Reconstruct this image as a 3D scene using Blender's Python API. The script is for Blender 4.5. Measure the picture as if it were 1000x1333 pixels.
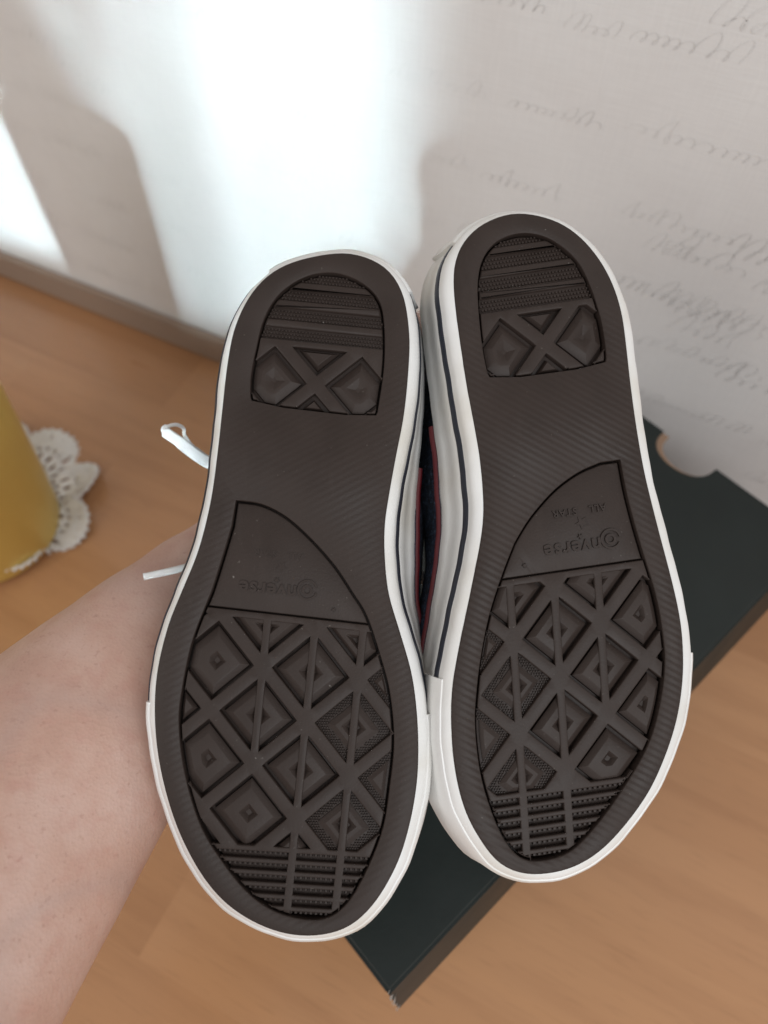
import bpy, bmesh, math, random
from mathutils import Vector, Matrix
from math import radians, sin, cos, pi

random.seed(7)
sc = bpy.context.scene
for o in list(bpy.data.objects):
    bpy.data.objects.remove(o)

# ------------------------------------------------------------------ camera
CAM_H, PITCH, FPX = 0.46, radians(57.5), 1003.0
cam_data = bpy.data.cameras.new('camera')
cam = bpy.data.objects.new('camera', cam_data)
sc.collection.objects.link(cam)
cam.location = (0, 0, CAM_H)
cam.rotation_euler = (pi / 2 - PITCH, 0, 0)
cam_data.sensor_fit = 'HORIZONTAL'
cam_data.sensor_width = 36.0
cam_data.lens = 36.0 * FPX / 1000.0
cam_data.clip_start, cam_data.clip_end = 0.01, 50
cam_data.dof.use_dof = True
cam_data.dof.focus_distance = 0.222
cam_data.dof.aperture_fstop = 13.0
sc.camera = cam
CC = Vector((0, 0, CAM_H))
CR = Vector((1, 0, 0))
CU = Vector((0, sin(PITCH), cos(PITCH)))
CF = Vector((0, cos(PITCH), -sin(PITCH)))

# ------------------------------------------------------------------ world and light
world = bpy.data.worlds.new('World')
sc.world = world
world.use_nodes = True
bg = world.node_tree.nodes['Background']
bg.inputs[0].default_value = (0.98, 0.95, 0.94, 1)
bg.inputs[1].default_value = 0.38

# the wall: foot of the camera's perpendicular, direction along it, normal into the room
WO = Vector((0.1514, 0.2963, 0.0))
WE = Vector((0.8905, -0.4551, 0.0)).normalized()
WN = Vector((-WE.y * -1, 0, 0))
WN = Vector((WE.y, -WE.x, 0)).normalized()      # points to the camera side
if WN.dot(CC - WO) < 0:
    WN = -WN
UPZ = Vector((0, 0, 1))
def wallpt(s, z, q=0.0):
    return WO + WE * s + UPZ * z + WN * q

def area(name, loc, direction, sx, sy, power, color, spread=180, up=UPZ):
    d = bpy.data.lights.new(name, 'AREA')
    d.shape = 'RECTANGLE'; d.size = sx; d.size_y = sy
    d.energy = power; d.color = color; d.spread = radians(spread)
    o = bpy.data.objects.new(name, d); sc.collection.objects.link(o)
    zax = -Vector(direction).normalized()
    xax = Vector(up).cross(zax).normalized()
    yax = zax.cross(xax)
    m = Matrix((xax, yax, zax)).transposed().to_4x4(); m.translation = loc
    o.matrix_world = m
    return o

# daylight from the window behind and to the right of the viewer
area('window_light', (0.50, -0.85, 1.05), Vector((0.1, 0.25, 0.15)) - Vector((0.50, -0.85, 1.05)), 0.8, 0.8, 11.5, (0.95, 0.98, 1.0))
area('window_light', (-0.95, -0.55, 0.85), Vector((-0.05, 0.2, 0.2)) - Vector((-0.95, -0.55, 0.85)), 0.6, 0.9, 5.0, (1.0, 0.97, 0.93))
# low sunbeams through the window, cut off by its sill and bars
SUN_EL, SUN_AZ = radians(20), radians(10)
sun_dir = (-WN * cos(SUN_AZ) - WE * sin(SUN_AZ)) * cos(SUN_EL) - UPZ * sin(SUN_EL)
def sunbeam(s0, s1, z0, z1, flux, spread=2.0, dist=1.0, roll=0.0):
    c = wallpt((s0 + s1) / 2, (z0 + z1) / 2)
    w = (s1 - s0) * cos(SUN_AZ); h = (z1 - z0) * cos(SUN_EL)
    area('sunbeam', c - sun_dir * dist, sun_dir, w, h, flux * w * h, (0.70, 0.91, 1.0), spread, Matrix.Rotation(roll, 3, WN) @ UPZ)
sunbeam(-0.272, -0.158, 0.060, 0.50, 4.0, 5.0)
sunbeam(-0.350, -0.262, 0.036, 0.50, 2.4, 3.0)
sunbeam(-0.700, -0.458, 0.036, 0.180, 4.4, 2.4)
sunbeam(-0.398, -0.368, 0.180, 0.36, 1.6, 3.0, roll=radians(18))

sc.view_settings.view_transform = 'Standard'
sc.view_settings.look = 'None'
sc.view_settings.exposure = -0.04
sc.view_settings.gamma = 1.0
sc.view_settings.use_curve_mapping = False
sc.render.engine = 'CYCLES'
sc.cycles.use_denoising = True
sc.cycles.max_bounces = 8
sc.cycles.sample_clamp_indirect = 6.0

# ------------------------------------------------------------------ materials
def mat(name, color=(0.5, 0.5, 0.5), rough=0.5, **kw):
    m = bpy.data.materials.new(name); m.use_nodes = True
    b = m.node_tree.nodes['Principled BSDF']
    b.inputs['Base Color'].default_value = (*color, 1)
    b.inputs['Roughness'].default_value = rough
    for k, v in kw.items():
        b.inputs[k.replace('_', ' ')].default_value = v
    return m
def N(m, typ, **kw):
    n = m.node_tree.nodes.new(typ)
    for k, v in kw.items():
        if k.startswith('i_'):
            n.inputs[k[2:].replace('_', ' ')].default_value = v
        else:
            setattr(n, k, v)
    return n
def L(m, a, b):
    m.node_tree.links.new(a, b)
def bsdf(m):
    return m.node_tree.nodes['Principled BSDF']
def coords(m, scale=(1, 1, 1), rot=(0, 0, 0)):
    t = N(m, 'ShaderNodeTexCoord'); mp = N(m, 'ShaderNodeMapping')
    mp.inputs['Scale'].default_value = scale; mp.inputs['Rotation'].default_value = rot
    L(m, t.outputs['Object'], mp.inputs['Vector'])
    return mp.outputs['Vector']
def noise(m, vec, scale, detail=3, rough=0.5):
    n = N(m, 'ShaderNodeTexNoise'); n.inputs['Scale'].default_value = scale
    n.inputs['Detail'].default_value = detail; n.inputs['Roughness'].default_value = rough
    L(m, vec, n.inputs['Vector']); return n.outputs['Fac']
def ramp(m, fac, stops):
    r = N(m, 'ShaderNodeValToRGB'); el = r.color_ramp.elements
    while len(el) < len(stops): el.new(0.5)
    for e, (p, c) in zip(el, stops):
        e.position = p; e.color = (*c, 1)
    L(m, fac, r.inputs['Fac']); return r.outputs['Color']
def mixc(m, fac, a, b, blend='MIX'):
    n = N(m, 'ShaderNodeMix'); n.data_type = 'RGBA'; n.blend_type = blend
    for idx, v in ((0, fac), (6, a), (7, b)):
        if hasattr(v, 'type') and not isinstance(v, (tuple, float)):
            L(m, v, n.inputs[idx])
        elif idx == 0: n.inputs[0].default_value = v
        else: n.inputs[idx].default_value = (*v, 1)
    return n.outputs[2]
def bump(m, height, strength=0.3, dist=0.001, prev=None):
    b = N(m, 'ShaderNodeBump'); b.inputs['Strength'].default_value = strength
    b.inputs['Distance'].default_value = dist
    L(m, height, b.inputs['Height'])
    if prev is not None: L(m, prev, b.inputs['Normal'])
    return b.outputs['Normal']
def maprange(m, v, a, b, c, d):
    n = N(m, 'ShaderNodeMapRange')
    for i, x in enumerate((a, b, c, d)): n.inputs[i + 1].default_value = x
    L(m, v, n.inputs[0]); return n.outputs[0]

# brown outsole rubber: plain, and with fine slanted ribs moulded in its face
def rubber(name, ribs=0.0, angle=0.0):
    m = mat(name, (0.028, 0.0215, 0.019), 0.55)
    b = bsdf(m)
    v = coords(m)
    n1 = noise(m, v, 60, 4)
    col = ramp(m, n1, [(0.3, (0.0280, 0.0190, 0.0155)), (0.7, (0.0360, 0.0248, 0.0206))])
    dust = noise(m, v, 900, 2)
    dm = maprange(m, dust, 0.72, 0.80, 0, 0.35)
    col = mixc(m, dm, col, (0.20, 0.18, 0.16))
    lint = maprange(m, noise(m, v, 330, 2), 0.77, 0.80, 0, 0.45)
    col = mixc(m, lint, col, (0.30, 0.28, 0.26))
    scuff = maprange(m, noise(m, coords(m, (1, 0.25, 1)), 90, 5, 0.7), 0.56, 0.78, 0, 0.20)
    col = mixc(m, scuff, col, (0.075, 0.060, 0.053))
    L(m, col, b.inputs['Base Color'])
    L(m, maprange(m, n1, 0.3, 0.7, 0.48, 0.62), b.inputs['Roughness'])
    b.inputs['Specular IOR Level'].default_value = 0.28
    nb = bump(m, noise(m, v, 1500, 3), 0.12, 0.0006)
    if ribs:
        w = N(m, 'ShaderNodeTexWave'); w.wave_type = 'BANDS'; w.bands_direction = 'Y'; w.wave_profile = 'SIN'
        w.inputs['Scale'].default_value = 172.0
        w.inputs['Distortion'].default_value = 0.0
        L(m, coords(m, rot=(0, 0, angle)), w.inputs['Vector'])
        big = noise(m, v, 14, 1)
        h = N(m, 'ShaderNodeMath', operation='MULTIPLY')
        L(m, w.outputs['Fac'], h.inputs[0]); L(m, maprange(m, big, 0.35, 0.6, 0.45, 1.0), h.inputs[1])
        sp = N(m, 'ShaderNodeSeparateXYZ'); L(m, v, sp.inputs[0])
        fade = maprange(m, sp.outputs['Y'], 0.050, 0.075, 1.0, 0.12)      # the heel rim is moulded almost smooth
        h2 = N(m, 'ShaderNodeMath', operation='MULTIPLY'); L(m, h.outputs[0], h2.inputs[0]); L(m, fade, h2.inputs[1]); h = h2
        nb = bump(m, h.outputs[0], ribs, 0.0009, nb)
    L(m, nb, b.inputs['Normal'])
    return m
M_RUB = rubber('outsole_rubber')
M_RIB_L = rubber('outsole_rubber_ribbed_a', 0.07, radians(-28))
M_RIB_R = rubber('outsole_rubber_ribbed_b', 0.17, radians(28))

def white_rubber():
    m = mat('white_rubber', (0.74, 0.735, 0.71), 0.42)
    b = bsdf(m); v = coords(m)
    c = ramp(m, noise(m, v, 35, 4), [(0.30, (0.68, 0.65, 0.59)), (0.48, (0.77, 0.76, 0.735)), (0.65, (0.81, 0.81, 0.80))])
    L(m, c, b.inputs['Base Color'])
    n = bump(m, noise(m, v, 120, 4), 0.25, 0.0008)
    L(m, bump(m, noise(m, v, 1400, 2), 0.1, 0.0004, n), b.inputs['Normal'])
    return m
M_WHITE = white_rubber()
M_NAVY = mat('navy_rubber', (0.012, 0.015, 0.027), 0.45)
M_RED = mat('red_rubber', (0.10, 0.005, 0.009), 0.55)
def canvas():
    m = mat('blue_canvas', (0.02, 0.05, 0.11), 0.9)
    b = bsdf(m); v = coords(m)
    c = ramp(m, noise(m, v, 700, 4, 0.7), [(0.42, (0.003, 0.005, 0.011)), (0.58, (0.011, 0.026, 0.056)), (0.74, (0.10, 0.14, 0.19))])
    L(m, c, b.inputs['Base Color'])
    L(m, bump(m, noise(m, v, 1500, 2), 0.6, 0.001), b.inputs['Normal'])
    return m
M_CANVAS = canvas()
def cotton(name, col):
    m = mat(name, col, 0.85); b = bsdf(m); v = coords(m)
    c = mixc(m, noise(m, v, 300, 3), tuple(x * 0.86 for x in col), tuple(min(1, x * 1.05) for x in col))
    L(m, c, b.inputs['Base Color'])
    L(m, bump(m, noise(m, v, 1800, 2), 0.3, 0.0005), b.inputs['Normal'])
    b.inputs['Specular IOR Level'].default_value = 0.15
    return m
M_LACE = cotton('white_lace_cotton', (0.74, 0.74, 0.73))
M_CROCHET = cotton('crochet_cotton', (0.87, 0.85, 0.82))

def wood():
    m = mat('beech_laminate', (0.4, 0.22, 0.1), 0.36)
    b = bsdf(m)
    t = N(m, 'ShaderNodeTexCoord')
    br = N(m, 'ShaderNodeTexBrick')
    br.offset = 0.37; br.squash = 1.0
    br.inputs['Color1'].default_value = (0, 0, 0, 1); br.inputs['Color2'].default_value = (1, 1, 1, 1)
    br.inputs['Mortar'].default_value = (0.5, 0.5, 0.5, 1)
    br.inputs['Scale'].default_value = 1.0; br.inputs['Mortar Size'].default_value = 0.0
    br.inputs['Brick Width'].default_value = 0.33; br.inputs['Row Height'].default_value = 0.062
    L(m, t.outputs['Object'], br.inputs['Vector'])
    stave = ramp(m, br.outputs['Color'], [(0.0, (0.40, 0.196, 0.089)), (0.5, (0.44, 0.221, 0.103)), (1.0, (0.485, 0.252, 0.121))])
    sh = N(m, 'ShaderNodeVectorMath', operation='MULTIPLY_ADD')
    L(m, br.outputs['Color'], sh.inputs[0]); sh.inputs[1].default_value = (3, 7, 0)
    L(m, t.outputs['Object'], sh.inputs[2])
    mp = N(m, 'ShaderNodeMapping'); mp.inputs['Scale'].default_value = (3.0, 42, 1)
    L(m, sh.outputs[0], mp.inputs['Vector'])
    g = noise(m, mp.outputs['Vector'], 1.6, 5, 0.55)
    grain = ramp(m, g, [(0.34, (0.86, 0.82, 0.79)), (0.5, (1, 1, 1)), (0.68, (1.06, 1.06, 1.05))])
    col = mixc(m, 0.55, stave, grain, 'MULTIPLY')
    mp2 = N(m, 'ShaderNodeMapping'); mp2.inputs['Scale'].default_value = (28, 420, 1)
    L(m, sh.outputs[0], mp2.inputs['Vector'])
    f = noise(m, mp2.outputs['Vector'], 1.5, 2)
    col = mixc(m, maprange(m, f, 0.58, 0.70, 0, 0.20), col, (0.22, 0.10, 0.045))
    L(m, col, b.inputs['Base Color'])
    L(m, maprange(m, g, 0.3, 0.7, 0.36, 0.27), b.inputs['Roughness'])
    L(m, bump(m, f, 0.05, 0.0004), b.inputs['Normal'])
    b.inputs['Specular IOR Level'].default_value = 0.45
    b.inputs['Coat Weight'].default_value = 0.35
    b.inputs['Coat Roughness'].default_value = 0.16
    return m
M_WOOD = wood()

def wallpaper():
    m = mat('wallpaper', (0.60, 0.575, 0.55), 0.8); b = bsdf(m)
    v = coords(m)
    c1 = noise(m, v, 7, 4, 0.6)
    col = ramp(m, c1, [(0.3, (0.69, 0.665, 0.65)), (0.55, (0.74, 0.72, 0.705)), (0.75, (0.775, 0.765, 0.755))])
    wx = noise(m, coords(m, (60, 900, 900)), 1.0, 2)
    wz = noise(m, coords(m, (900, 900, 60)), 1.0, 2)
    wv = N(m, 'ShaderNodeMath', operation='ADD'); L(m, wx, wv.inputs[0]); L(m, wz, wv.inputs[1])
    col = mixc(m, maprange(m, wv.outputs[0], 0.75, 1.25, 0.20, 0.0), col, (0.58, 0.555, 0.54))
    L(m, col, b.inputs['Base Color'])
    L(m, bump(m, wv.outputs[0], 0.12, 0.0006), b.inputs['Normal'])
    return m
M_WALL = wallpaper()
def ink():
    m = mat('faded_ink', (0.36, 0.335, 0.315), 0.85); b = bsdf(m); v = coords(m)
    c = ramp(m, noise(m, v, 38, 3, 0.7), [(0.40, (0.73, 0.71, 0.695)), (0.56, (0.67, 0.65, 0.635)), (0.78, (0.53, 0.51, 0.495))])
    L(m, c, b.inputs['Base Color']); return m
M_INK = ink()
M_STRIP = mat('taupe_strip', (0.32, 0.235, 0.18), 0.6)

def card():
    m = mat('dark_green_card', (0.008, 0.0135, 0.013), 0.5); b = bsdf(m); v = coords(m)
    c = ramp(m, noise(m, v, 30, 5, 0.6), [(0.35, (0.0042, 0.0092, 0.0082)), (0.7, (0.0068, 0.0132, 0.0118))])
    L(m, c, b.inputs['Base Color'])
    L(m, maprange(m, noise(m, v, 16, 4), 0.3, 0.7, 0.42, 0.6), b.inputs['Roughness'])
    L(m, bump(m, noise(m, v, 500, 3), 0.15, 0.0004), b.inputs['Normal'])
    return m
M_CARD = card()
M_KRAFT = mat('kraft_board', (0.30, 0.19, 0.125), 0.85)
M_PAPER = mat('torn_paper', (0.70, 0.68, 0.65), 0.9)
def gold():
    m = mat('satin_gold', (0.74, 0.54, 0.15), 0.34); b = bsdf(m)
    b.inputs['Metallic'].default_value = 0.4
    v = coords(m, (1, 1, 0.15))
    L(m, maprange(m, noise(m, v, 60, 3), 0.3, 0.7, 0.33, 0.45), b.inputs['Roughness'])
    return m
M_GOLD = gold()
def skin():
    m = mat('skin', (0.55, 0.36, 0.29), 0.5); b = bsdf(m); v = coords(m)
    c = ramp(m, noise(m, v, 26, 4, 0.6), [(0.28, (0.46, 0.265, 0.20)), (0.5, (0.55, 0.35, 0.28)), (0.70, (0.615, 0.43, 0.365))])
    red = noise(m, v, 160, 3)
    c = mixc(m, maprange(m, red, 0.52, 0.78, 0, 0.36), c, (0.48, 0.235, 0.185))
    pore = noise(m, v, 520, 2)
    c = mixc(m, maprange(m, pore, 0.62, 0.74, 0, 0.35), c, (0.36, 0.19, 0.145))
    # faint blue veins running along the forearm
    ve = noise(m, coords(m, (14, 14, 14)), 1.3, 1)
    ab = N(m, 'ShaderNodeMath', operation='SUBTRACT'); L(m, ve, ab.inputs[0]); ab.inputs[1].default_value = 0.5
    ab2 = N(m, 'ShaderNodeMath', operation='ABSOLUTE'); L(m, ab.outputs[0], ab2.inputs[0])
    c = mixc(m, maprange(m, ab2.outputs[0], 0.0, 0.085, 0.26, 0.0), c, (0.42, 0.325, 0.30))
    L(m, c, b.inputs['Base Color'])
    b.inputs['Subsurface Weight'].default_value = 0.10
    b.inputs['Subsurface Radius'].default_value = (0.006, 0.0025, 0.0015)
    vor = N(m, 'ShaderNodeTexVoronoi'); vor.inputs['Scale'].default_value = 950
    L(m, v, vor.inputs['Vector'])
    n = bump(m, vor.outputs['Distance'], 0.18, 0.0005)
    L(m, bump(m, noise(m, v, 110, 5, 0.6), 0.20, 0.0010, n), b.inputs['Normal'])
    return m
M_SKIN = skin()

# ------------------------------------------------------------------ helpers
def link(o, parent=None):
    sc.collection.objects.link(o)
    if parent is not None: o.parent = parent
    return o
def mesh_obj(name, verts, faces, material, parent=None, smooth=False, angle=None):
    me = bpy.data.meshes.new(name)
    me.from_pydata([tuple(v) for v in verts], [], faces)
    bm = bmesh.new(); bm.from_mesh(me)
    bmesh.ops.recalc_face_normals(bm, faces=bm.faces)
    bm.to_mesh(me); bm.free()
    me.materials.append(material)
    if smooth:
        me.polygons.foreach_set('use_smooth', [True] * len(me.polygons))
        if angle is not None and hasattr(me, 'set_sharp_from_angle'):
            me.set_sharp_from_angle(angle=radians(angle))
    return link(bpy.data.objects.new(name, me), parent)
def tag(o, label, cat, group=None, kind=None):
    if label: o['label'] = label
    if cat: o['category'] = cat
    if group: o['group'] = group
    if kind: o['kind'] = kind
    return o
def empty(name, matrix):
    o = bpy.data.objects.new(name, None); o.empty_display_size = 0.02
    sc.collection.objects.link(o); o.matrix_world = matrix; return o

def area2(p):
    return 0.5 * sum(p[i][0] * p[(i + 1) % len(p)][1] - p[(i + 1) % len(p)][0] * p[i][1] for i in range(len(p)))
def ccw(p):
    return p if area2(p) > 0 else p[::-1]
def catmull(pts, closed, step):
    n = len(pts); out = []
    rng = range(n if closed else n - 1)
    for i in rng:
        if closed: p0, p1, p2, p3 = pts[i - 1], pts[i], pts[(i + 1) % n], pts[(i + 2) % n]
        else:
            p1, p2 = pts[i], pts[i + 1]
            p0 = pts[i - 1] if i else (2 * p1[0] - p2[0], 2 * p1[1] - p2[1])
            p3 = pts[i + 2] if i + 2 < n else (2 * p2[0] - p1[0], 2 * p2[1] - p1[1])
        k = max(2, int(math.hypot(p2[0] - p1[0], p2[1] - p1[1]) / step))
        for j in range(k):
            t = j / k; a, b2 = t * t, t * t * t
            out.append(tuple(0.5 * (2 * p1[c] + (p2[c] - p0[c]) * t + (2 * p0[c] - 5 * p1[c] + 4 * p2[c] - p3[c]) * a
                                    + (3 * p1[c] - p0[c] - 3 * p2[c] + p3[c]) * b2) for c in (0, 1)))
    if not closed: out.append(pts[-1])
    return out
def smooth_closed(pts, it=2):
    for _ in range(it):
        n = len(pts)
        pts = [((pts[i - 1][0] + 2 * pts[i][0] + pts[(i + 1) % n][0]) / 4, (pts[i - 1][1] + 2 * pts[i][1] + pts[(i + 1) % n][1]) / 4) for i in range(n)]
    return pts
def resample(pts, n):
    L_ = [0]
    m = len(pts)
    for i in range(m):
        a, b = pts[i], pts[(i + 1) % m]; L_.append(L_[-1] + math.hypot(b[0] - a[0], b[1] - a[1]))
    out = []; j = 0
    for k in range(n):
        d = L_[-1] * k / n
        while L_[j + 1] < d: j += 1
        t = (d - L_[j]) / max(1e-9, L_[j + 1] - L_[j]); a, b = pts[j], pts[(j + 1) % m]
        out.append((a[0] + (b[0] - a[0]) * t, a[1] + (b[1] - a[1]) * t))
    return out
def clean(p, eps=1e-6):
    out = []
    for q in p:
        if not out or math.hypot(q[0] - out[-1][0], q[1] - out[-1][1]) > eps: out.append(q)
    if len(out) > 1 and math.hypot(out[0][0] - out[-1][0], out[0][1] - out[-1][1]) <= eps: out.pop()
    return out
def normals2(p):
    n = len(p); res = []
    for i in range(n):
        a, b, c = p[i - 1], p[i], p[(i + 1) % n]
        d1 = Vector((b[0] - a[0], b[1] - a[1])).normalized(); d2 = Vector((c[0] - b[0], c[1] - b[1])).normalized()
        n1 = Vector((d1.y, -d1.x)); n2 = Vector((d2.y, -d2.x))
        s = n1 + n2
        if s.length < 1e-6: res.append(n1); continue
        s.normalize(); res.append(s / max(0.5, s.dot(n1)))
    return res
def offset(p, d):                       # outward for a counter-clockwise loop
    nn = normals2(p)
    if callable(d): return [(q[0] + m.x * d(i), q[1] + m.y * d(i)) for i, (q, m) in enumerate(zip(p, nn))]
    return [(q[0] + m.x * d, q[1] + m.y * d) for q, m in zip(p, nn)]
def clip(subject, quad):                # subject polygon cut by a convex polygon
    quad = ccw(quad); out = subject
    for i in range(len(quad)):
        a, b = quad[i], quad[(i + 1) % len(quad)]
        side = lambda q: (b[0] - a[0]) * (q[1] - a[1]) - (b[1] - a[1]) * (q[0] - a[0])
        src, out = out, []
        for j in range(len(src)):
            p, q = src[j - 1], src[j]; sp, sq = side(p), side(q)
            if (sp >= 0) != (sq >= 0):
                t = sp / (sp - sq); out.append((p[0] + (q[0] - p[0]) * t, p[1] + (q[1] - p[1]) * t))
            if sq >= 0: out.append(q)
        if len(out) < 3: return []
    return out
def inset_c(p, s):
    A6 = cx = cy = 0.0; o = p[0]
    for i in range(len(p)):
        x0, y0 = p[i][0] - o[0], p[i][1] - o[1]; x1, y1 = p[(i + 1) % len(p)][0] - o[0], p[(i + 1) % len(p)][1] - o[1]
        c = x0 * y1 - x1 * y0; A6 += 3 * c; cx += (x0 + x1) * c; cy += (y0 + y1) * c
    cx, cy = o[0] + cx / A6, o[1] + cy / A6
    return [(cx + (q[0] - cx) * s, cy + (q[1] - cy) * s) for q in p]
def layers(name, rings, material, parent, cap_top=True, cap_bottom=False, smooth=False, angle=40):
    """rings: list of (loop, z), every loop with the same number of points"""
    n = len(rings[0][0]); V, Fc = [], []
    for lp, z in rings:
        V += [(q[0], q[1], z) for q in lp]
    for k in range(len(rings) - 1):
        for i in range(n):
            j = (i + 1) % n
            Fc.append((k * n + i, k * n + j, (k + 1) * n + j, (k + 1) * n + i))
    if cap_top: Fc.append(tuple(range((len(rings) - 1) * n, len(rings) * n)))
    if cap_bottom: Fc.append(tuple(range(n))[::-1])
    return mesh_obj(name, V, Fc, material, parent, smooth, angle)

# ------------------------------------------------------------------ the setting: table and wall
ang_w = math.atan2(WE.y, WE.x)
table = empty('table', Matrix.Translation(wallpt(0, 0, 0.001)) @ Matrix.Rotation(ang_w, 4, 'Z'))
def box_mesh(name, x0, x1, y0, y1, z0, z1, material, parent, bev=0.0):
    bm = bmesh.new(); bmesh.ops.create_cube(bm, size=1)
    for v in bm.verts:
        v.co = Vector((x0 if v.co.x < 0 else x1, y0 if v.co.y < 0 else y1, z0 if v.co.z < 0 else z1))
    if bev: bmesh.ops.bevel(bm, geom=bm.edges[:], offset=bev, segments=2, affect='EDGES')
    me = bpy.data.meshes.new(name); bm.to_mesh(me); bm.free(); me.materials.append(material)
    return link(bpy.data.objects.new(name, me), parent)
# local x runs along the wall, local -y into the room
box_mesh('table_top', -1.1, 1.0, -0.95, -0.002, -0.028, 0.0, M_WOOD, table, 0.0015)
for lx in (-1.02, 0.92):
    for ly in (-0.88, -0.07):
        box_mesh('leg', lx - 0.03, lx + 0.03, ly - 0.03, ly + 0.03, -0.74, -0.0285, M_WOOD, table, 0.003)
tag(table, 'honey coloured beech table top under the box and the vase, pushed against the wall', 'table')

wall = box_mesh('wall', -1.4, 1.3, 0.0, 0.08, -0.74, 1.2, M_WALL, None)
wall.matrix_world = Matrix.Translation(WO - WN * 0.001) @ Matrix.Rotation(ang_w, 4, 'Z')
wall['kind'] = 'structure'
strip = box_mesh('sealing_strip', -1.1, 1.0, -0.007, -0.0005, 0.0008, 0.026, M_STRIP, wall, 0.001)

# faded handwriting printed on the wallpaper (flat print)
def script_rows():
    rnd = random.Random(21); V, Fc = [], []
    def stroke(pts, w):
        base = len(V); n = len(pts)
        for i, (x, z) in enumerate(pts):
            a = pts[max(0, i - 1)]; b = pts[min(n - 1, i + 1)]
            d = Vector((b[0] - a[0], b[1] - a[1]))
            if d.length < 1e-9: d = Vector((1, 0))
            d.normalize(); nn = Vector((-d.y, d.x))
            ww = w * (0.45 + 0.75 * abs(d.y))
            V.append((x + nn.x * ww, -0.00025, z + nn.y * ww)); V.append((x - nn.x * ww, -0.00025, z - nn.y * ww))
        for i in range(n - 1):
            Fc.append((base + 2 * i, base + 2 * i + 1, base + 2 * i + 3, base + 2 * i + 2))
    def word(x, z, size, nl, w, big=False):
        pts = []; cx = x
        for k in range(nl):
            r = rnd.random()
            h = size * (1.0 if r < 0.62 else 2.3); low = size * (-1.4 if r > 0.90 else 0.0)
            if k == 0 and big: h = size * 3.2
            adv = size * rnd.uniform(0.95, 1.7); loop = size * rnd.uniform(0.25, 0.6)
            for j in range(12):
                t = j / 12
                yy = h * (1 - cos(2 * pi * t)) / 2 + (low * sin(pi * t) if low and t > 0.5 else 0)
                xx = cx + adv * t - loop * sin(2 * pi * t) + yy * 0.55
                pts.append((xx, z + yy + rnd.uniform(-1, 1) * size * 0.03))
            cx += adv
        stroke(pts, w)
        return cx
    z = 0.045
    while z < 0.62:
        x = -0.75 + rnd.uniform(0, 0.05)
        while x < 0.55:
            size = rnd.uniform(0.0030, 0.0044)
            if rnd.random() < 0.8:
                big = rnd.random() < 0.2
                x = word(x, z + rnd.uniform(-0.002, 0.002), size, rnd.randint(4, 13), rnd.uniform(0.00013, 0.00023), big) + rnd.uniform(0.005, 0.014)
            else:
                x += rnd.uniform(0.015, 0.04)
        z += rnd.uniform(0.031, 0.041)
    # a few larger flourishes
    for k in range(9):
        word(rnd.uniform(-0.085, 0.03), rnd.uniform(0.17, 0.225), rnd.uniform(0.003, 0.0055), rnd.randint(3, 6), rnd.uniform(0.00018, 0.0003), True)
    for (s_, zz, sz) in ((-0.032, 0.314, 0.0045), (0.03, 0.150, 0.005), (-0.40, 0.215, 0.0055), (-0.38, 0.205, 0.004)):
        word(s_, zz, sz, 5, 0.00028, True)
    return mesh_obj('handwriting_print', V, Fc, M_INK, wall)
script_rows()

# ------------------------------------------------------------------ shoe box
BU = Vector((cos(radians(42)), sin(radians(42)), 0)); BV = Vector((-BU.y, BU.x, 0))
BL, BW, BH = 0.289, 0.152, 0.125
mb = Matrix((BU, BV, UPZ)).transposed().to_4x4(); mb.translation = Vector((0.002, 0.004, 0.0005))
sbox = empty('shoe_box', mb)
tag(sbox, 'dark green cardboard shoe box on the table behind the raised sneakers', 'box')
def slab(name, poly, z0, z1, material, parent, bev=0.0006):
    p = ccw(clean(poly))
    return layers(name, [(p, z0), (p, z1 - bev), (offset(p, -bev), z1)], material, parent, True, True)
box_mesh('body', 0.0025, BL - 0.031, 0.0025, BW - 0.0025, 0.0, BH - 0.0035, M_CARD, sbox, 0.0012)
def bite(cu, cv, ru, rv, n=18):
    return [(cu - ru * sin(pi * k / n) ** 0.75, cv + rv * cos(pi * k / n)) for k in range(n + 1)]
top_poly = [(0, 0), (BL, 0)] + bite(BL, 0.0755, 0.0165, 0.0172)[::-1] + [(BL, BW), (0, BW)]
liner_poly = [(0.003, 0.003), (BL - 0.0004, 0.003)] + bite(BL - 0.0004, 0.0737, 0.0142, 0.0150)[::-1] + [(BL - 0.0004, BW - 0.003), (0.003, BW - 0.003)]
slab('lid_top', top_poly, BH - 0.0012, BH, M_CARD, sbox)
slab('lid_liner', liner_poly, BH - 0.0030, BH - 0.00125, M_KRAFT, sbox, 0.0002)
SK = 0.036
box_mesh('lid_side', -0.0011, 0.0006, 0.0, BW, BH - SK, BH - 0.0014, M_CARD, sbox, 0.0004)
side = box_mesh('lid_side', -0.0011, BL - 0.002, -0.0011, 0.0006, BH - SK, BH - 0.0014, M_CARD, sbox, 0.0004)
for v in side.data.vertices:            # this flap has come loose and splays outwards
    v.co.y -= 0.0062 * (BH - 0.0014 - v.co.z) / (SK - 0.0014)
box_mesh('lid_side', 0.0009, BL - 0.002, BW - 0.0006, BW + 0.0011, BH - SK, BH - 0.0014, M_CARD, sbox, 0.0004)
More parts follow.
